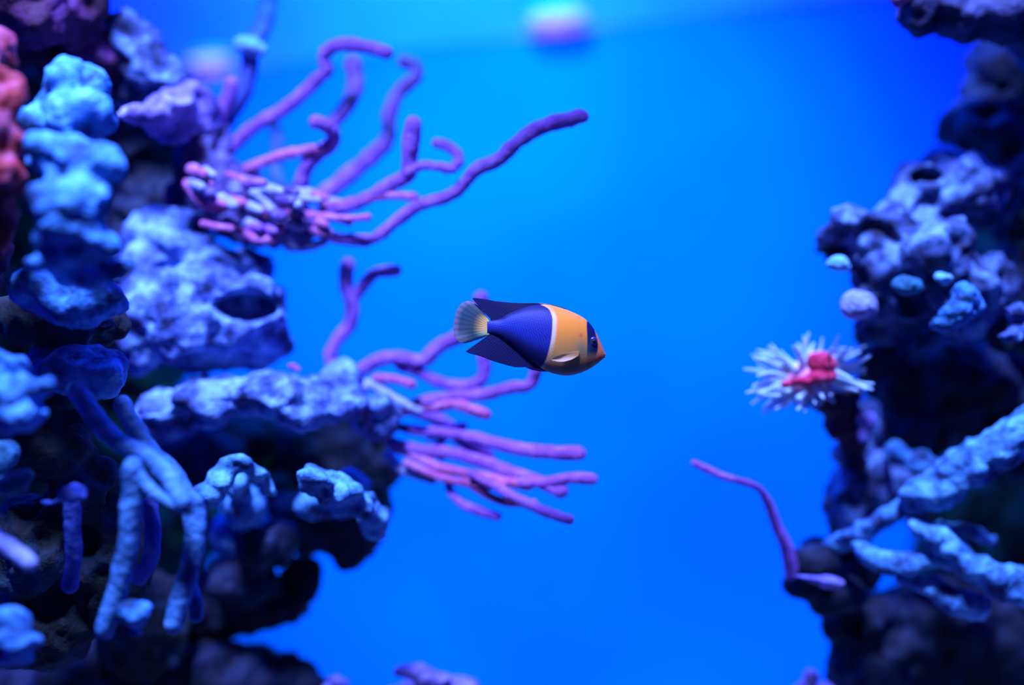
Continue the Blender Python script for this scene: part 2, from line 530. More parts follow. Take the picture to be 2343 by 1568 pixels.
rock('reef_rock', 'knobbly bright topped rock at the right end below the shelf', 'rock',
     [(722, 1090, 56, 38, 1.17), (770, 1118, 60, 38, 1.18), (820, 1160, 58, 38, 1.20), (862, 1200, 36, 46, 1.23), (750, 1150, 60, 44, 1.26), (790, 1130, 60, 60, 1.3)], M['rock_blue'], seed=13, amp=0.007, fr=34)
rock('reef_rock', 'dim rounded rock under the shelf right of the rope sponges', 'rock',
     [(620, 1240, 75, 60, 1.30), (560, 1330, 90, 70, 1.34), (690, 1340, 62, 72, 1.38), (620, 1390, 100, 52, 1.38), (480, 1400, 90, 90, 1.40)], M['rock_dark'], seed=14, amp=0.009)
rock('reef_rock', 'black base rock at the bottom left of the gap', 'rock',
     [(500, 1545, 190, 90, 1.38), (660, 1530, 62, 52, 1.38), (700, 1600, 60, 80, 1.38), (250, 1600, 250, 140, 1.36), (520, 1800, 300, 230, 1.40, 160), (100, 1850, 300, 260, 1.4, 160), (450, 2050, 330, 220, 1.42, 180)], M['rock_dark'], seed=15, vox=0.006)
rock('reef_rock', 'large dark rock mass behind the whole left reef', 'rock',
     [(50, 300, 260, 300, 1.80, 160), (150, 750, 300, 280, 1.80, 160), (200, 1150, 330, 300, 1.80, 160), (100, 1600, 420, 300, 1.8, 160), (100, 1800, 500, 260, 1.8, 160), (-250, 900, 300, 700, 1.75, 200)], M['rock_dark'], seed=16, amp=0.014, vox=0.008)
rock('reef_rock', 'dark brown weedy rock behind the rope sponges', 'rock',
     [(100, 1020, 130, 90, 1.12), (190, 1130, 100, 100, 1.14), (80, 1250, 120, 130, 1.14), (250, 1280, 110, 130, 1.16), (90, 1430, 140, 110, 1.16), (330, 1430, 120, 130, 1.32)], M['coral_brown'], seed=17, amp=0.007, fr=34)

# soft corals along the left edge
rock('soft_coral', 'bright cyan soft coral at the left edge level with the boulder foot', 'coral',
     [(20, 830, 60, 50, 0.98), (90, 880, 40, 26, 0.97), (20, 900, 70, 34, 0.96), (50, 945, 80, 24, 0.96), (10, 960, 60, 40, 0.97)], M['coral_cyan'], seed=18, amp=0.006, fr=40, lump=0.4)
rock('soft_coral', 'small dull cyan coral tuft at the left edge above the violet finger', 'coral',
     [(20, 1110, 50, 28, 1.00), (50, 1090, 26, 22, 1.00), (-10, 1050, 50, 50, 1.03)], M['coral_teal'], seed=19, amp=0.005, fr=40)
rock('soft_coral', 'bright blue layered coral head at the bottom of the left edge', 'coral',
     [(10, 1420, 72, 34, 0.96), (30, 1460, 68, 30, 0.95), (10, 1500, 66, 26, 0.96), (-30, 1460, 70, 80, 0.98)], M['coral_cyan'], seed=20, amp=0.006, fr=38, lump=0.4)
rock('soft_coral', 'cyan knob of coral at the foot of the long rope sponge', 'coral',
     [(300, 1400, 44, 24, 1.00), (320, 1415, 34, 22, 0.99), (305, 1450, 30, 22, 1.01)], M['coral_cyan'], seed=21, amp=0.004, fr=50)
rock('soft_coral', 'small violet blue polyp cluster left of the rope sponges', 'coral',
     [(165, 1130, 42, 26, 1.01), (125, 1150, 40, 14, 1.02)], M['rod_blue'], seed=22, amp=0.004, fr=50)
colony('finger_sponge', 'short pale violet finger sponge leaning right at the left edge', 'sponge', (-20, 1200, 1.00),
       [(br(1.02, 0.96, 26, [(-40, 1215), (0, 1240), (40, 1265), (70, 1290)], 18), 'rod_lilac')], part='finger')

# rope sponges hanging in the lower left
colony('rope_sponge', 'pale blue rope sponge forking downward in the lower left', 'sponge', (180, 900, 1.02),
       [(br(1.03, 0.98, 23, [(175, 895), (215, 950), (265, 1010), (330, 1040), (385, 1090), (420, 1150)], 22), 'sponge'),
        (br(0.99, 1.00, 25, [(305, 1070), (300, 1150), (292, 1250), (270, 1350), (240, 1440)], 24), 'sponge'),
        (br(0.99, 0.98, 15, [(312, 1078), (335, 1110), (375, 1145), (430, 1165)], 14), 'sponge')])
colony('rope_sponge', 'blue grey rope sponge ending in two stubs right of the forking one', 'sponge', (265, 915, 1.04),
       [(br(1.05, 1.03, 21, [(280, 925), (310, 980), (350, 1040), (395, 1080), (432, 1140)], 20), 'sponge'),
        (br(1.02, 1.01, 26, [(440, 1150), (447, 1220), (435, 1300), (412, 1370), (398, 1430)], 22), 'sponge'),
        (br(1.03, 1.03, 16, [(430, 1330), (445, 1370), (450, 1410)], 16), 'sponge')])
colony('rope_sponge', 'dim blue upright rope sponge left of the forking one', 'sponge', (165, 1140, 1.05),
       [(br(1.04, 1.05, 19, [(165, 1150), (166, 1210), (168, 1270), (160, 1340)], 19), 'rod_blue')])
colony('rope_sponge', 'dim violet rope sponge hanging between the two bright ones', 'sponge', (340, 1150, 1.08),
       [(br(1.08, 1.06, 18, [(345, 1150), (350, 1210), (345, 1280), (320, 1320)], 20), 'rod_blue')])

# ---------------------------------------------------------------- upper gorgonian
up = [
    (br(1.29, 1.20, 11, [(700, 518), (735, 530), (775, 546), (850, 548), (900, 512), (960, 470), (1040, 442), (1090, 390), (1145, 362), (1200, 312), (1265, 282), (1330, 268)], 16), 'rod_purple'),
    (br(1.33, 1.27, 14, [(510, 360), (555, 312), (600, 278), (655, 248), (712, 196), (745, 160), (742, 124), (775, 103), (830, 106), (885, 120)], 14), 'rod_purple'),
    (br(1.34, 1.36, 18, [(740, 450), (790, 408), (850, 358), (885, 320), (892, 260), (912, 212), (948, 180), (952, 152), (925, 142)], 14), 'rod_purple'),
    (br(1.30, 1.25, 15, [(690, 420), (705, 375), (738, 345), (765, 318), (752, 292), (722, 278)], 14), 'rod_purple'),
    (br(1.33, 1.34, 15, [(755, 290), (795, 240), (812, 195), (808, 145)], 19), 'rod_purple'),
    (br(1.31, 1.27, 10, [(530, 402), (580, 380), (640, 358), (700, 344), (735, 340)], 11), 'rod_pink'),
    (br(1.38, 1.40, 13, [(650, 450), (632, 390), (636, 330), (628, 285)], 13), 'rod_blue'),
    (br(1.29, 1.24, 12, [(680, 500), (760, 482), (830, 458), (890, 425), (935, 398), (938, 345), (946, 285)], 18), 'rod_purple'),
    (br(1.25, 1.23, 10, [(935, 395), (965, 380), (1000, 380), (1035, 388)], 10), 'rod_purple'),
    (br(1.25, 1.27, 10, [(1020, 388), (1048, 375), (1045, 350), (1020, 332), (1000, 328)], 11), 'rod_purple'),
    (br(1.28, 1.24, 8, [(600, 480), (670, 488), (740, 495), (800, 500), (842, 497)], 8), 'rod_pink'),
    (br(1.28, 1.26, 8, [(740, 470), (810, 462), (880, 448), (948, 450)], 9), 'rod_pink'),
    (br(1.29, 1.26, 9, [(640, 520), (700, 500), (760, 500), (800, 510)], 7), 'rod_purple'),
    (br(1.27, 1.26, 11, [(430, 420), (460, 460), (500, 475), (560, 465)], 8), 'rod_pink'),
    (br(1.26, 1.25, 8, [(465, 512), (500, 520), (530, 523)], 7), 'rod_pink'),
    (br(1.26, 1.25, 9, [(550, 530), (590, 548), (625, 545), (640, 520)], 11), 'rod_pink'),
    (br(1.27, 1.26, 8, [(500, 455), (550, 460), (600, 490), (640, 488)], 8), 'rod_pink'),
    (br(1.27, 1.25, 7, [(520, 400), (560, 410), (585, 425)], 7), 'rod_pink'),
    (br(1.28, 1.28, 13, [(660, 560), (700, 565), (740, 555)], 9), 'rod_lilac'),
    (br(1.29, 1.28, 15, [(640, 450), (700, 445), (740, 460), (790, 470)], 10), 'rod_lilac'),
    (br(1.29, 1.27, 15, [(570, 430), (600, 450), (640, 500), (690, 520)], 10), 'rod_lilac'),
]
random.seed(11)
for i in range(26):
    x = random.uniform(440, 730)
    y = 440 + (x - 440) * 0.22 + random.uniform(-60, 50)
    a = random.uniform(0.0, 0.5)
    L_ = random.uniform(16, 42)
    Y0 = random.uniform(1.25, 1.28)
    r0 = random.uniform(8, 15)
    up.append((br(Y0, Y0 - 0.02, r0, [(x, y), (x + L_ * .5 * math.cos(a), y + L_ * .5 * math.sin(a)), (x + L_ * math.cos(a), y + L_ * math.sin(a))], r0 * 0.7),
               random.choice(['rod_pink', 'rod_lilac', 'rod_purple', 'twig_dark', 'twig_dark', 'rod_lilac'])))
colony('branching_gorgonian', 'purple branching gorgonian with long curling arms in the upper left', 'coral', (600, 490, 1.31), up, grow=1.12, bumpy=0.16)

t = empty('sea_rod', at(500, 300, 1.36), 'thick blue sea rod rising to the top edge with a pale cap part way up', 'coral')
tube('stem', br(1.36, 1.34, 22, [(490, 320), (520, 270), (556, 210), (572, 150), (570, 110)], 20), M['rod_blue'], t, seed=2)
tube('stem', br(1.36, 1.42, 22, [(580, 100), (605, 50), (618, -10), (620, -80)], 20), M['rod_blue'], t, seed=5)
rock('pale_cap', '', '', [(570, 104, 40, 20, 1.33, 30, -12), (590, 112, 22, 16, 1.33)], M['pale'], amp=0.002, fr=60, vox=0.002, pits=0, seed=3, parent=t)
colony('sea_rod', 'short purple stub of sea rod left of the pale capped rod', 'coral', (480, 300, 1.34),
       [(br(1.34, 1.32, 18, [(480, 300), (505, 262), (522, 225), (530, 192)], 17), 'rod_purple')], part='stem')
rock('small_polyp', 'small red polyp on the boulder corner above the shelf', 'polyp', [(668, 838, 14, 9, 1.25), (680, 846, 12, 9, 1.25)], M['rod_pink'], amp=0.002, vox=0.002, seed=4)

# ---------------------------------------------------------------- lower gorgonian
low = [
    (br(1.30, 1.31, 13, [(772, 868), (757, 820), (770, 780), (800, 745), (806, 700), (792, 650), (796, 605)], 15), 'rod_purple'),
    (br(1.31, 1.29, 12, [(806, 690), (830, 655), (862, 625), (905, 620)], 13), 'rod_purple'),
    (br(1.29, 1.27, 14, [(800, 872), (850, 832), (905, 818), (965, 826), (1005, 792), (1060, 762), (1095, 725), (1100, 682)], 15), 'rod_purple'),
    (br(1.29, 1.27, 12, [(915, 835), (960, 852), (1010, 876), (1070, 884), (1105, 862), (1106, 815)], 13), 'rod_purple'),
    (br(1.28, 1.24, 12, [(925, 942), (970, 918), (1040, 908), (1110, 902), (1165, 888), (1208, 882), (1226, 850), (1222, 815)], 14), 'rod_purple'),
    (br(1.28, 1.25, 10, [(930, 930), (990, 932), (1040, 926), (1080, 938), (1112, 948)], 12), 'rod_pink'),
    (br(1.30, 1.30, 14, [(905, 925), (960, 942), (1020, 970), (1062, 1012), (1115, 1042)], 15), 'rod_purple'),
    (br(1.30, 1.22, 10, [(900, 975), (960, 986), (1030, 992), (1100, 1005), (1170, 1024), (1250, 1035), (1325, 1038)], 15), 'rod_purple'),
    (br(1.29, 1.23, 12, [(895, 1012), (960, 1030), (1040, 1038), (1110, 1058), (1170, 1082), (1230, 1102), (1285, 1124)], 14), 'rod_purple'),
    (br(1.29, 1.24, 9, [(900, 1024), (960, 1048), (1010, 1072), (1080, 1085), (1150, 1100), (1210, 1110)], 11), 'rod_pink'),
    (br(1.24, 1.22, 11, [(1195, 1106), (1250, 1104), (1300, 1094), (1355, 1096)], 12), 'rod_purple'),
    (br(1.25, 1.21, 10, [(1080, 1086), (1130, 1110), (1180, 1140), (1240, 1168), (1302, 1190)], 11), 'rod_purple'),
    (br(1.28, 1.24, 8, [(930, 1060), (1000, 1090), (1060, 1105), (1110, 1112), (1150, 1110)], 9), 'rod_pink'),
    (br(1.26, 1.24, 8, [(1060, 1100), (1110, 1130), (1160, 1150), (1220, 1152)], 9), 'rod_pink'),
    (br(1.28, 1.26, 9, [(1025, 1095), (1035, 1130), (1070, 1160), (1138, 1182)], 10), 'rod_purple'),
    (br(1.28, 1.26, 9, [(860, 866), (900, 868), (942, 880)], 10), 'rod_pink'),
    (br(1.29, 1.28, 9, [(985, 1000), (1010, 985), (1060, 975)], 9), 'rod_purple'),
    (br(1.31, 1.30, 11, [(1010, 1045), (1005, 1015), (1030, 990)], 9), 'rod_blue'),
    (br(1.30, 1.28, 11, [(890, 1040), (920, 1075), (990, 1100)], 8), 'rod_lilac'),
    (br(1.29, 1.27, 15, [(800, 900), (850, 880), (900, 910), (960, 940)], 9), 'rod_lilac'),
]
colony('branching_gorgonian', 'purple branching gorgonian reaching right behind the fish', 'coral', (880, 950, 1.3), low, grow=1.12, bumpy=0.16)

# bottom centre
rock('soft_coral', 'pink and violet coral head peeping in at the bottom centre', 'coral',
     [(935, 1535, 40, 22, 1.30), (985, 1560, 50, 28, 1.30), (1040, 1585, 60, 30, 1.32), (960, 1640, 110, 80, 1.33), (970, 1800, 120, 150, 1.35), (970, 2050, 150, 180, 1.36), (970, 2300, 170, 160, 1.38)], M['coral_violet'], seed=23, amp=0.006, fr=44)
rock('soft_coral', 'tiny pale violet coral tip at the bottom edge beside the black base rock', 'coral',
     [(775, 1560, 30, 12, 1.30, 20, -20), (760, 1600, 30, 40, 1.32)], M['coral_violet'], seed=24, amp=0.002, fr=50, vox=0.002)

# ================================================================ RIGHT REEF
rock('reef_rock', 'dark overhanging rock with a pink edge in the top right corner', 'rock',
     [(2110, 25, 66, 62, 1.24), (2200, 20, 110, 74, 1.25), (2310, 30, 120, 70, 1.25), (2450, 20, 160, 160, 1.3), (2250, -90, 200, 90, 1.27)],
     mat_organic('rock_edge', [(0.006, 0.005, 0.02), (0.02, 0.014, 0.05), (0.06, 0.06, 0.15)], 24), seed=31, amp=0.007)
rock('encrusting_coral', 'pink crust on the left tip of the top right overhang', 'coral',
     [(2055, -5, 18, 24, 1.22), (2075, -15, 22, 20, 1.22)], M['rod_pink'], seed=32, amp=0.003, vox=0.002)
rock('reef_rock', 'black rock column below the top right overhang', 'rock',
     [(2300, 180, 100, 110, 1.45), (2260, 290, 108, 80, 1.42), (2380, 300, 150, 200, 1.48)],
     mat_organic('rock_column', [(0.003, 0.003, 0.01), (0.010, 0.014, 0.04), (0.03, 0.05, 0.11)], 20), seed=33, amp=0.008)
rock('reef_boulder', 'mottled lilac and blue boulder standing out from the right reef', 'rock',
     [(2190, 430, 120, 90, 1.33), (2105, 440, 70, 60, 1.31), (2030, 520, 100, 68, 1.29), (1945, 520, 72, 60, 1.28), (1955, 600, 42, 34, 1.28), (1985, 680, 40, 50, 1.28), (2120, 580, 130, 95, 1.28), (2020, 640, 78, 80, 1.29), (2210, 660, 120, 110, 1.30), (1990, 730, 50, 60, 1.31), (2080, 720, 110, 70, 1.32)],
     M['rock_mixed'], seed=34, amp=0.010, carve=[(2290, 540, 46, 50, 0.05, 1.26), (2130, 400, 34, 16, 0.02, 1.28), (2070, 770, 70, 40, 0.05, 1.26), (1922, 572, 36, 22, 0.035, 1.25)])
rock('reef_rock', 'dark rock right of the mottled boulder at the right edge', 'rock',
     [(2360, 480, 90, 160, 1.38), (2350, 640, 80, 120, 1.38), (2330, 760, 60, 50, 1.30)], M['rock_dark'], seed=35)
for (x, y, rx, ry, lab, mt) in [
        (1915, 606, 28, 17, 'pale cyan knob at the left tip of the mottled boulder', 'pale'),
        (1962, 695, 40, 36, 'whitish violet knob low on the left side of the mottled boulder', 'rod_lilac'),
        (2158, 636, 26, 14, 'small cyan button polyp in the middle of the mottled boulder', 'pale'),
        (2075, 655, 32, 20, 'dull blue polyp clump left of the small cyan button', 'coral_teal')]:
    rock('button_polyp', lab, 'polyp', [(x, y, rx, ry, 1.225), (x + rx * .5, y + 4, rx * .7, ry * .8, 1.235)], M[mt], seed=int(x), amp=0.0025, fr=60, vox=0.002, pits=0.2)
rock('soft_coral', 'pale blue coral clump on the lower right face of the mottled boulder', 'coral',
     [(2205, 680, 34, 30, 1.215), (2190, 720, 40, 26, 1.21), (2165, 745, 36, 16, 1.215), (2230, 705, 28, 24, 1.22)], M['coral_cyan'], seed=36, amp=0.004, fr=50, vox=0.0025)
rock('soft_coral', 'pale blue coral tuft at the right edge level with the red anemone top', 'coral',
     [(2325, 715, 34, 26, 1.22), (2310, 770, 34, 20, 1.22), (2335, 745, 30, 20, 1.22)], M['rock_lilac'], seed=37, amp=0.004, fr=50, vox=0.0025)
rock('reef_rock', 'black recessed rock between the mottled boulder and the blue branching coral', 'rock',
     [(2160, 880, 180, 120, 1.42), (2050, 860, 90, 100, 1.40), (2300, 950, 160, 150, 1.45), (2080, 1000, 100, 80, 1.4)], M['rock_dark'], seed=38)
rock('reef_rock', 'dark narrow rock with pale crusts under the red anemone', 'rock',
     [(1975, 960, 50, 60, 1.34), (1945, 1030, 46, 56, 1.33), (1970, 1120, 75, 90, 1.34), (1945, 1200, 60, 60, 1.33), (2050, 1110, 80, 80, 1.38), (1890, 1150, 24, 36, 1.30)], M['rock_mixed'], seed=39, amp=0.007)
rock('encrusting_coral', 'violet crust on the dark rock just right of the anemone stalk', 'coral',
     [(1985, 960, 30, 30, 1.28), (1975, 1000, 24, 20, 1.28)], M['coral_violet'], seed=40, amp=0.004, vox=0.0025)
rock('reef_rock', 'dark rock with a pink violet ledge beside the foot of the thin whip', 'rock',
     [(1860, 1285, 55, 45, 1.30), (1890, 1250, 60, 34, 1.32), (1850, 1345, 50, 30, 1.31), (1910, 1360, 70, 50, 1.32), (1950, 1290, 70, 60, 1.36)], M['rock_dark'], seed=41, amp=0.006)
rock('encrusting_coral', 'pink violet plate coral on the dark ledge near the thin whip', 'coral',
     [(1870, 1325, 56, 12, 1.25, 30, -8), (1835, 1318, 26, 8, 1.25), (1900, 1335, 32, 12, 1.25)], M['coral_violet'], seed=42, amp=0.003, vox=0.0025)
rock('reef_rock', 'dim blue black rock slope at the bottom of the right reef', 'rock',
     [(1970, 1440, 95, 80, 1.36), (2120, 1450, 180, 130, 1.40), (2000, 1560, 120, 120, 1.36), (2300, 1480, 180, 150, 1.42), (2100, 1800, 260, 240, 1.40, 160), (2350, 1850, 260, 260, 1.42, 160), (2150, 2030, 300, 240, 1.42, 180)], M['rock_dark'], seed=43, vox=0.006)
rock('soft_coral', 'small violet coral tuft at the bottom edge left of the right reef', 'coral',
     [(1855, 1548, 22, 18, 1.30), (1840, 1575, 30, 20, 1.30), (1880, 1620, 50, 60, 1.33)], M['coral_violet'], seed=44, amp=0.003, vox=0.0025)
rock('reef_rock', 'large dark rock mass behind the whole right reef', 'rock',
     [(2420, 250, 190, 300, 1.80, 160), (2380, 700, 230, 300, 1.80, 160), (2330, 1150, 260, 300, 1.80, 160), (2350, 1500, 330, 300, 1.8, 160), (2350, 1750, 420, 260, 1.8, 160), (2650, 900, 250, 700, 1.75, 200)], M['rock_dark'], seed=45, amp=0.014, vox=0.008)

# blue branching coral
t = empty('branching_coral', at(2150, 1250, 1.3), 'thick pale blue branching coral with crossing arms at the lower right', 'coral')
arms = [
    [(2420, 950, 60, 1.22), (2330, 1000, 56, 1.22), (2240, 1050, 52, 1.23), (2165, 1100, 48, 1.24), (2090, 1145, 38, 1.25)],
    [(2165, 1095, 30, 1.28), (2100, 1060, 34, 1.29), (2050, 1040, 30, 1.31)],
    [(2090, 1145, 30, 1.25), (2020, 1190, 24, 1.27), (1950, 1225, 20, 1.28), (1900, 1250, 20, 1.3)],
    [(2090, 1195, 26, 1.25), (2140, 1230, 36, 1.24), (2200, 1285, 34, 1.24), (2280, 1330, 40, 1.23), (2400, 1360, 52, 1.23)],
    [(1960, 1235, 18, 1.28), (1985, 1275, 22, 1.26), (2050, 1295, 28, 1.25), (2130, 1280, 26, 1.25), (2190, 1270, 30, 1.25)],
    [(2060, 1320, 20, 1.27), (2120, 1340, 26, 1.26), (2180, 1375, 28, 1.25), (2245, 1390, 30, 1.25)],
    [(2150, 1205, 22, 1.28), (2220, 1215, 24, 1.28), (2270, 1240, 20, 1.30)],
]
for i, a in enumerate(arms):
    bl = []
    for (p0, p1) in zip(a, a[1:]):
        for k in range(5):
            f = k / 5
            bl.append((p0[0] + (p1[0] - p0[0]) * f, p0[1] + (p1[1] - p0[1]) * f, p0[2] + (p1[2] - p0[2]) * f, p0[2] + (p1[2] - p0[2]) * f, p0[3] + (p1[3] - p0[3]) * f))
    bl.append((a[-1][0], a[-1][1], a[-1][2], a[-1][2], a[-1][3]))
    rock('arm', '', '', bl, M['rock_blue'], seed=50 + i, amp=0.0045, fr=46, vox=0.003, pits=0.3, parent=t)

colony('sea_whip', 'thin purple sea whip bending left over open water by the right reef', 'coral', (1805, 1300, 1.29),
       [(br(1.29, 1.25, 17, [(1812, 1310), (1800, 1255), (1778, 1205), (1758, 1150), (1738, 1120)], 8)
         + [(1710, 1106, 1.24, 8), (1660, 1092, 1.23, 9), (1620, 1075, 1.23, 9), (1588, 1060, 1.23, 8)], 'rod_purple')], part='whip')

# ---------------------------------------------------------------- anemone
t = empty('sea_anemone', at(1930, 990, 1.30), 'red and pink anemone with pale waving tentacles on the right reef', 'anemone')
rock('stalk', '', '', [(1875, 898, 48, 26, 1.28), (1905, 925, 52, 36, 1.29), (1930, 960, 48, 42, 1.30), (1952, 1005, 36, 44, 1.31), (1945, 900, 34, 24, 1.29)], M['anem_stalk'], seed=60, amp=0.003, fr=50, vox=0.0025, pits=0.1, parent=t)
rock('oral_disc', '', '', [(1845, 862, 74, 36, 1.265, 40, 15), (1878, 835, 46, 36, 1.265), (1800, 880, 42, 20, 1.262), (1860, 895, 46, 24, 1.268)], M['anem_pink'], seed=61, amp=0.003, fr=60, vox=0.0025, pits=0.2, parent=t)
d = rock('red_mouth', '', '', [(1880, 830, 34, 26, 1.235, 18), (1868, 864, 26, 14, 1.235), (1835, 874, 24, 10, 1.233), (1798, 880, 18, 8, 1.237), (1897, 860, 16, 16, 1.237)], M['anem_red'], seed=62, amp=0.002, fr=60, vox=0.002, pits=0, parent=t)
d['label'] = 'bright red centre'
random.seed(5)
for i in range(84):
    # roots spread over the disc, tips outward in three dimensions
    a = random.uniform(0, 2 * math.pi)
    rr = math.sqrt(random.uniform(0.4, 1))
    x0 = 1850 + 60 * rr * math.cos(a)
    y0 = 862 + 34 * rr * math.sin(a) - 0.28 * (x0 - 1850)
    Y0 = 1.262 - 0.02 * (1 - rr)
    ln = random.uniform(50, 92)
    a2 = a + random.uniform(-0.35, 0.35)
    if 0.6 < a2 % (2 * math.pi) < 2.0:
        ln *= 0.6
    dx, dy = math.cos(a2) * 1.15, math.sin(a2) * 0.85
    k1 = random.uniform(-14, 14)
    dY = -random.uniform(0.0, 0.05) if rr < 0.7 else random.uniform(-0.03, 0.03)
    x1, y1 = x0 + dx * ln * .5 + k1 * .4, y0 + dy * ln * .5 + k1
    x2, y2 = x0 + dx * ln, y0 + dy * ln + k1 * .3
    tube('tentacle', [(x0, y0, Y0, 8.0), (x1, y1, Y0 + dY * .5, 6.0), (x2, y2, Y0 + dY, 2.4)], M['tentacle'], t, seg=8, n=6, bumpy=0.05, seed=i)

# ================================================================ THE FISH
FY = 1.11
FK = K * FY


def fc(cx, cy):
    """outline notes of the fish -> metres in the fish's own plane"""
    px = 1000 + cx / 5.579
    py = 640 + cy / 5.579
    return ((px - 1220) * FK, -(py - 775) * FK)


fish = empty('angelfish', at(1220, 775, FY), 'angelfish with yellow front half and dark blue rear half swimming right', 'fish')
fish.rotation_euler = (Matrix.Rotation(math.radians(-90), 3, 'X').inverted() @ Matrix.Identity(3)).to_euler()
FR = CM @ Matrix.Rotation(math.radians(0), 3, 'Y')
fish.rotation_euler = FR.to_euler()
# fish space: x to the right (nose), y up, z towards the camera

top_l = [(640, 525), (720, 515), (800, 500), (900, 440), (1000, 395), (1120, 352), (1250, 325), (1400, 318), (1550, 350), (1700, 402), (1820, 458), (1915, 522), (1990, 612), (2050, 715), (2095, 815), (2130, 895), (2150, 950)]
bot_l = [(640, 700), (720, 705), (800, 740), (900, 810), (1000, 880), (1120, 985), (1250, 1080), (1400, 1170), (1550, 1215), (1700, 1224), (1820, 1196), (1915, 1157), (1990, 1113), (2050, 1072), (2095, 1033), (2130, 1000), (2150, 965)]
NX, NT = 260, 160
cxs = np.linspace(640, 2150, NX)
# denser at the nose
u_ = np.linspace(0, 1, NX)
cxs = 640 + (2150 - 640) * (1 - (1 - u_) ** 1.35)


def smooth_interp(x, pts):
    xp = np.array([p[0] for p in pts], float)
    fp = np.array([p[1] for p in pts], float)
    d_ = np.gradient(fp, xp)
    i = np.clip(np.searchsorted(xp, x) - 1, 0, len(xp) - 2)
    h = xp[i + 1] - xp[i]
    t_ = (x - xp[i]) / h
    return ((2 * t_ ** 3 - 3 * t_ ** 2 + 1) * fp[i] + (t_ ** 3 - 2 * t_ ** 2 + t_) * h * d_[i]
            + (-2 * t_ ** 3 + 3 * t_ ** 2) * fp[i + 1] + (t_ ** 3 - t_ ** 2) * h * d_[i + 1])


tp = smooth_interp(cxs, top_l)
bt = smooth_interp(cxs, bot_l)
half = (bt - tp) / 2
mid = (bt + tp) / 2
thick = smooth_interp(cxs, [(640, 28), (800, 70), (1100, 150), (1400, 205), (1650, 215), (1850, 180), (2000, 125), (2100, 70), (2150, 22)])
S = FK / 5.579
vv = []
cc = []
for i in range(NX):
    for j in range(NT):
        a = 2 * math.pi * j / NT
        ca, sa = math.cos(a), math.sin(a)
        y_ = math.copysign(abs(ca) ** 0.92, ca)
        z_ = math.copysign(abs(sa) ** 1.15, sa)
        cx, cy = cxs[i], mid[i] - half[i] * y_
        X, Y_ = fc(cx, cy)
        vv.append((X, Y_, thick[i] * z_ * S))
        cc.append((cx, cy))
cc = np.array(cc)
faces = []
for i in range(NX - 1):
    for j in range(NT):
        faces.append((i * NT + j, (i + 1) * NT + j, (i + 1) * NT + (j + 1) % NT, i * NT + (j + 1) % NT))
faces.append(tuple(range(NT)))
faces.append(tuple((NX - 1) * NT + k for k in range(NT))[::-1])
me = bpy.data.meshes.new('body')
me.from_pydata(vv, [], faces)
me.polygons.foreach_set('use_smooth', [True] * len(me.polygons))

# colour markings (own hues plus painted belly shade) as a vertex attribute
YEL = np.array([0.96, 0.33, 0.030])
PALE = np.array([0.78, 0.62, 0.36])
BLK = np.array([0.006, 0.010, 0.085])
BLU = np.array([0.012, 0.030, 0.30])


def sstep(a, b_, x):
    t_ = np.clip((x - a) / (b_ - a), 0, 1)
    return t_ * t_ * (3 - 2 * t_)


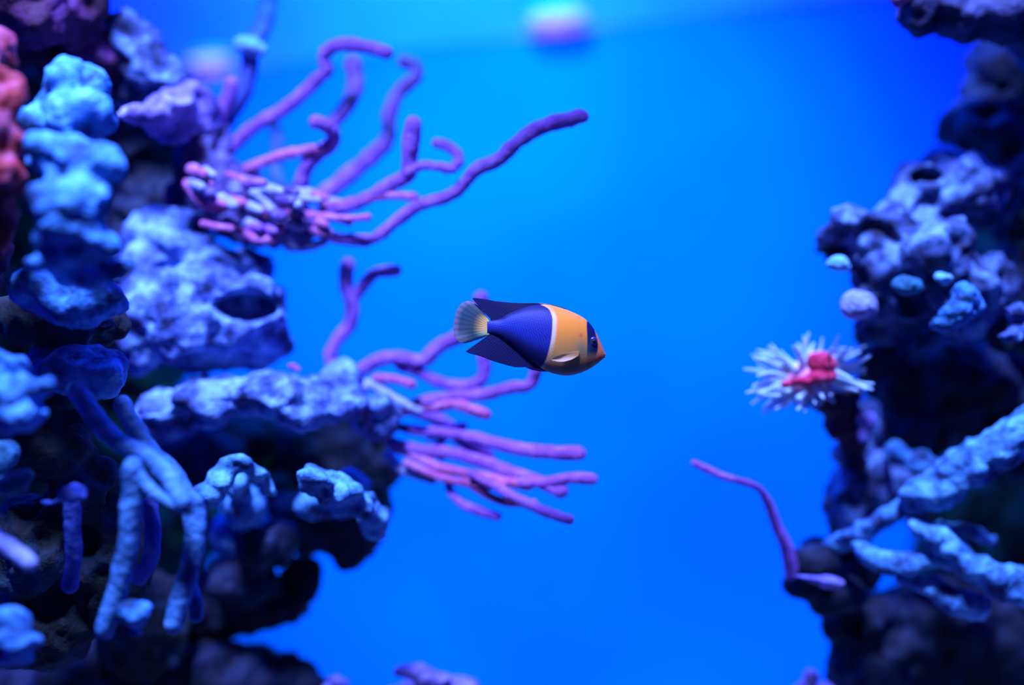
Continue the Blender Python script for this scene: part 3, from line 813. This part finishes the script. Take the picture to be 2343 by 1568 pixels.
def pigment_and_shade(cx, cy):
    bx = smooth_interp(cy, [(250, 1180), (310, 1300), (360, 1400), (450, 1456), (600, 1466), (750, 1452), (900, 1422), (1050, 1372), (1130, 1318), (1250, 1250)])
    col = np.repeat(YEL[None], len(cx), 0)
    # shade painted in: yellow dulls to olive down the cheek
    f = 0.75 * sstep(560, 1000, cy)[:, None]
    col = col * (1 - f) + np.array([0.36, 0.30, 0.10]) * f
    f = 0.7 * sstep(1060, 1160, cy)[:, None]  # purple grey shade painted along the belly
    col = col * (1 - f) + np.array([0.24, 0.12, 0.12]) * f
    # white band behind the boundary
    f = (1 - sstep(bx + 32, bx + 72, cx)) * (0.25 + 0.75 * sstep(380, 470, cy)) * (1 - 0.75 * sstep(700, 980, cy))
    col = col * (1 - f[:, None]) + np.array([0.80, 0.66, 0.40]) * f[:, None]
    # pink tip of the snout
    f = 0.7 * sstep(1985, 2070, cx)[:, None]
    col = col * (1 - f) + np.array([0.80, 0.20, 0.10]) * f
    # eye mask: curved dark bar from forehead through the eye and fading below
    mx_ = smooth_interp(cy, [(480, 1905), (540, 1935), (600, 1950), (700, 1965), (800, 1975), (900, 1975), (1000, 1960), (1150, 1930)])
    wd_ = smooth_interp(cy, [(480, 4), (540, 26), (600, 45), (700, 56), (800, 66), (900, 68), (1000, 55), (1150, 30)])
    f = (1 - sstep(wd_ - 8, wd_ + 10, np.abs(cx - mx_))) * sstep(515, 545, cy) * (1 - 0.85 * sstep(900, 1040, cy))
    col = col * (1 - f[:, None]) + BLU * 0.25 * f[:, None]
    # teal cheek patch in front of the gill
    f = 0.55 * np.exp(-(((cx - 1840) / 90) ** 2 + ((cy - 900) / 120) ** 2))[:, None]
    col = col * (1 - f) + np.array([0.05, 0.22, 0.16]) * f
    # red spot on the upper cheek
    f = 0.8 * np.exp(-(((cx - 1829) / 20) ** 2 + ((cy - 712) / 24) ** 2))[:, None]
    col = col * (1 - f) + np.array([0.75, 0.05, 0.08]) * f
    # dark rear half, the scaled flank brighter blue
    up_ = smooth_interp(cx, [(600, 540), (720, 530), (850, 505), (1000, 440), (1150, 405), (1300, 390), (1480, 385)])
    lo_ = smooth_interp(cx, [(600, 680), (720, 690), (850, 700), (1000, 770), (1150, 860), (1300, 940), (1480, 1000)])
    f = sstep(-15, 35, cy - up_) * (1 - sstep(-160, 30, cy - lo_))
    sc = np.sin((cx * 0.88 + cy * 0.55) * 2 * math.pi / 44) * np.sin((cx * 0.55 - cy * 0.95) * 2 * math.pi / 44)
    rear = BLK[None] * (1 - f[:, None]) + BLU * f[:, None] * (0.85 + 0.55 * sc[:, None])
    g = (1 - sstep(bx - 6, bx + 6, cx))[:, None]
    return col * (1 - g) + rear * g


def set_col(me, cols):
    at_ = me.color_attributes.new('pigment_and_shade', 'FLOAT_COLOR', 'POINT')
    buf = np.ones((len(me.vertices), 4))
    buf[:, :3] = np.clip(cols, 0, 1)
    at_.data.foreach_set('color', buf.ravel())


set_col(me, pigment_and_shade(cc[:, 0], cc[:, 1]))
m, nt, b = new_mat('fish_skin')
va = nt.nodes.new('ShaderNodeVertexColor')
va.layer_name = 'pigment_and_shade'
nt.links.new(va.outputs['Color'], b.inputs['Base Color'])
b.inputs['Roughness'].default_value = 0.55
b.inputs['Specular IOR Level'].default_value = 0.25
tc = nt.nodes.new('ShaderNodeTexCoord')
vo = nt.nodes.new('ShaderNodeTexVoronoi')
vo.inputs['Scale'].default_value = 900
nt.links.new(tc.outputs['Object'], vo.inputs['Vector'])
bp = nt.nodes.new('ShaderNodeBump')
bp.inputs['Strength'].default_value = 0.15
bp.inputs['Distance'].default_value = 0.0005
nt.links.new(vo.outputs['Distance'], bp.inputs['Height'])
nt.links.new(bp.outputs['Normal'], b.inputs['Normal'])
M['fish'] = m
# finer variant for translucent fins
m2 = m.copy()
m2.name = 'fish_fin'
nt = m2.node_tree
b = nt.nodes['Principled BSDF']
tr = nt.nodes.new('ShaderNodeBsdfTransparent')
mx = nt.nodes.new('ShaderNodeMixShader')
mx.inputs[0].default_value = 0.22
nt.links.new(b.outputs[0], mx.inputs[1])
nt.links.new(tr.outputs[0], mx.inputs[2])
nt.links.new(mx.outputs[0], nt.nodes['Material Output'].inputs['Surface'])
M['fish_fin'] = m2


def flink(name, me, mat, parent):
    o = bpy.data.objects.new(name, me)
    C.objects.link(o)
    me.materials.append(mat)
    o.parent = parent
    return o


body = flink('body', me, M['fish'], fish)


def resample(pts, n):
    p = np.array(pts, float)
    # smooth with catmull in 2D
    q = np.array(catmull([a for a in p], 8))
    d_ = np.r_[0, np.cumsum(np.hypot(*np.diff(q, axis=0).T))]
    t_ = np.linspace(0, d_[-1], n)
    return np.stack([np.interp(t_, d_, q[:, 0]), np.interp(t_, d_, q[:, 1])], 1)


def fin(name, root, edge, mat, colf, nu=90, nv=40, th=9, rays=28, z0=0, bend=0.0, ripple=5, parent=None):
    """a fin is the sheet between its root line and its free edge"""
    R_, E_ = resample(root, nu), resample(edge, nu)
    vs_, cs = [], []
    for side in (1, -1):
        for i in range(nu):
            for j in range(nv):
                t_ = j / (nv - 1)
                c = R_[i] * (1 - t_) + E_[i] * t_
                X, Y_ = fc(*c)
                ray = abs(math.sin(math.pi * rays * i / (nu - 1)))
                z = side * (th * (1 - t_) + 1.2 + 2.0 * ray * (1 - t_ * .6)) + z0 + bend * t_ * t_ + ripple * t_ * math.sin(i / nu * 9)
                vs_.append((X, Y_, z * S))
                cs.append((c[0], c[1], t_, ray))
    f_ = []
    o1 = nu * nv
    for i in range(nu - 1):
        for j in range(nv - 1):
            a_, b_, c_, d_ = i * nv + j, i * nv + j + 1, (i + 1) * nv + j + 1, (i + 1) * nv + j
            f_.append((a_, b_, c_, d_))
            f_.append((o1 + a_, o1 + d_, o1 + c_, o1 + b_))
    rim = [i * nv for i in range(nu)] + [(nu - 1) * nv + j for j in range(1, nv)] + [i * nv + nv - 1 for i in range(nu - 2, -1, -1)] + [j for j in range(nv - 2, 0, -1)]
    for a_, b_ in zip(rim, rim[1:] + rim[:1]):
        f_.append((a_, b_, o1 + b_, o1 + a_))
    me = bpy.data.meshes.new(name)
    me.from_pydata(vs_, [], f_)
    me.polygons.foreach_set('use_smooth', [True] * len(me.polygons))
    cs = np.array(cs)
    set_col(me, colf(cs))
    bm = bmesh.new()
    bm.from_mesh(me)
    bmesh.ops.recalc_face_normals(bm, faces=bm.faces)
    bm.to_mesh(me)
    bm.free()
    return flink(name, me, mat, parent or fish)


def fin_pig(cs):
    c = pigment_and_shade(cs[:, 0], cs[:, 1])
    return c * (0.85 + 0.3 * cs[:, 3:4])


def dark_pig(cs):
    return np.repeat((BLK * 0.6)[None], len(cs), 0) * (0.7 + 0.5 * cs[:, 3:4])


def dorsal_pig(cs):
    c = pigment_and_shade(cs[:, 0], np.full(len(cs), 320.0))
    g = (cs[:, 0] > 1270 + 8 * (cs[:, 1] - 298))[:, None] * 1.0
    dk = dark_pig(cs)
    yl = np.repeat(np.array([[0.85, 0.36, 0.22]]), len(cs), 0)
    return dk * (1 - g) + yl * g


fin('dorsal_fin', [(1640, 400), (1500, 380), (1350, 380), (1200, 400), (1050, 440), (930, 480), (820, 520), (720, 545)],
    [(1650, 372), (1560, 346), (1430, 316), (1280, 299), (1100, 299), (930, 291), (760, 275), (600, 246), (470, 232), (455, 245)][:9] + [(455, 250)], M['fish'], dorsal_pig, nu=140, nv=40)
# the rear lobe of the dorsal fin, down to the tail stalk
fin('dorsal_lobe', [(900, 470), (820, 505), (740, 530), (690, 560)], [(470, 236), (500, 290), (585, 372), (688, 512)], M['fish'], dark_pig, nu=60, nv=40)
fin('anal_fin', [(1420, 1120), (1300, 1050), (1150, 950), (1000, 850), (880, 780), (760, 700), (690, 680)],
    [(1400, 1178), (1300, 1138), (1130, 1120), (1000, 1118), (850, 1082), (700, 1036), (540, 975), (420, 945), (362, 914)], M['fish'], dark_pig, nu=120, nv=40)
fin('anal_lobe', [(900, 770), (820, 730), (740, 700), (690, 690)], [(362, 914), (440, 880), (540, 818), (652, 728)], M['fish'], dark_pig, nu=60, nv=40)


def tail_pig(cs):
    t_ = cs[:, 2:3]
    low_ = sstep(600, 760, cs[:, 1])[:, None]
    y_ = np.array([0.85, 0.50, 0.10]) * (1 - low_) + np.array([0.10, 0.42, 0.14]) * low_
    dk = np.array([0.025, 0.055, 0.045])
    ed = np.array([0.16, 0.12, 0.13])
    f1 = sstep(0.12, 0.50, t_)
    c = y_ * (1 - f1) + dk * f1
    f2 = sstep(0.80, 0.96, t_)
    c = c * (1 - f2) + ed * f2
    f3 = 0.8 * sstep(640, 740, cs[:, 1])[:, None] * (1 - sstep(300, 480, cs[:, 0]))[:, None]
    c = c * (1 - f3) + np.array([0.17, 0.18, 0.17]) * f3
    return c * (0.72 + 0.45 * cs[:, 3:4])


fin('tail_fin', [(672, 535), (676, 580), (676, 640), (665, 705)],
    [(600, 420), (530, 335), (450, 285), (385, 272), (310, 305), (245, 400), (214, 520), (208, 640), (222, 730), (270, 795), (345, 815), (450, 790), (560, 752), (630, 722)],
    M['fish_fin'], tail_pig, nu=140, nv=50, th=14, rays=16, bend=-60, ripple=10)


def pec_pig(cs):
    t_ = cs[:, 2:3]
    c = np.array([0.60, 0.34, 0.08]) * (1 - t_) + np.array([0.62, 0.52, 0.40]) * t_
    return c * (0.8 + 0.4 * cs[:, 3:4])


fin('pectoral_fin', [(1800, 905), (1805, 940), (1795, 975)], [(1560, 960), (1470, 1000), (1450, 1025), (1500, 1040), (1600, 1045), (1700, 1020)],
    M['fish_fin'], pec_pig, nu=50, nv=30, th=5, rays=9, z0=205, bend=55, ripple=4)
fin('pelvic_fin', [(1560, 1180), (1500, 1160), (1440, 1130)], [(1330, 1175), (1220, 1155), (1130, 1122)],
    M['fish_fin'], lambda cs: np.repeat(np.array([[0.40, 0.22, 0.36]]), len(cs), 0), nu=40, nv=24, th=6, rays=6, z0=-30, ripple=3)

# gill cover ridge, eye, mouth
X, Y_ = fc(1985, 790)
i0 = int(np.argmin(abs(cxs - 1985)))
ysn = (mid[i0] - 790) / half[i0]
zz = thick[i0] * (max(0, 1 - abs(ysn) ** 2.1)) ** 0.575 * S
for side, s_ in (('eye', 1), ('eye', -1)):
    bm = bmesh.new()
    bmesh.ops.create_uvsphere(bm, u_segments=32, v_segments=20, radius=1.0, matrix=Matrix.Translation((X, Y_, s_ * (zz - 0.0004))) @ Matrix.Diagonal((0.0035, 0.0038, 0.0020, 1)))
    me = bpy.data.meshes.new('eye')
    bm.to_mesh(me)
    bm.free()
    me.polygons.foreach_set('use_smooth', [True] * len(me.polygons))
    if 'iris' not in M:
        mm, nt_, bb = new_mat('iris')
        bb.inputs['Base Color'].default_value = (0.02, 0.03, 0.16, 1)
        bb.inputs['Roughness'].default_value = 0.2
        M['iris'] = mm
    eye = flink('eye', me, M['iris'], fish)
    bm = bmesh.new()
    bmesh.ops.create_uvsphere(bm, u_segments=24, v_segments=14, radius=1.0, matrix=Matrix.Translation((X + 0.0006, Y_, s_ * (zz + 0.0005))) @ Matrix.Diagonal((0.0018, 0.0020, 0.0014, 1)))
    me = bpy.data.meshes.new('pupil')
    bm.to_mesh(me)
    bm.free()
    me.polygons.foreach_set('use_smooth', [True] * len(me.polygons))
    flink('pupil', me, M['black'], eye)
for yy, nm in ((938, 'upper_lip'), (985, 'lower_lip')):
    X, Y_ = fc(2128, yy)
    bm = bmesh.new()
    bmesh.ops.create_uvsphere(bm, u_segments=24, v_segments=14, radius=1.0, matrix=Matrix.Translation((X, Y_, 0)) @ Matrix.Diagonal((0.0013, 0.0011, 0.0018, 1)))
    me = bpy.data.meshes.new(nm)
    bm.to_mesh(me)
    bm.free()
    me.polygons.foreach_set('use_smooth', [True] * len(me.polygons))
    if 'lip' not in M:
        M['lip'] = mat_organic('lip', [(0.55, 0.14, 0.07), (0.65, 0.18, 0.08), (0.7, 0.22, 0.1)], 200, bump=0.1)
    flink(nm, me, M['lip'], fish)
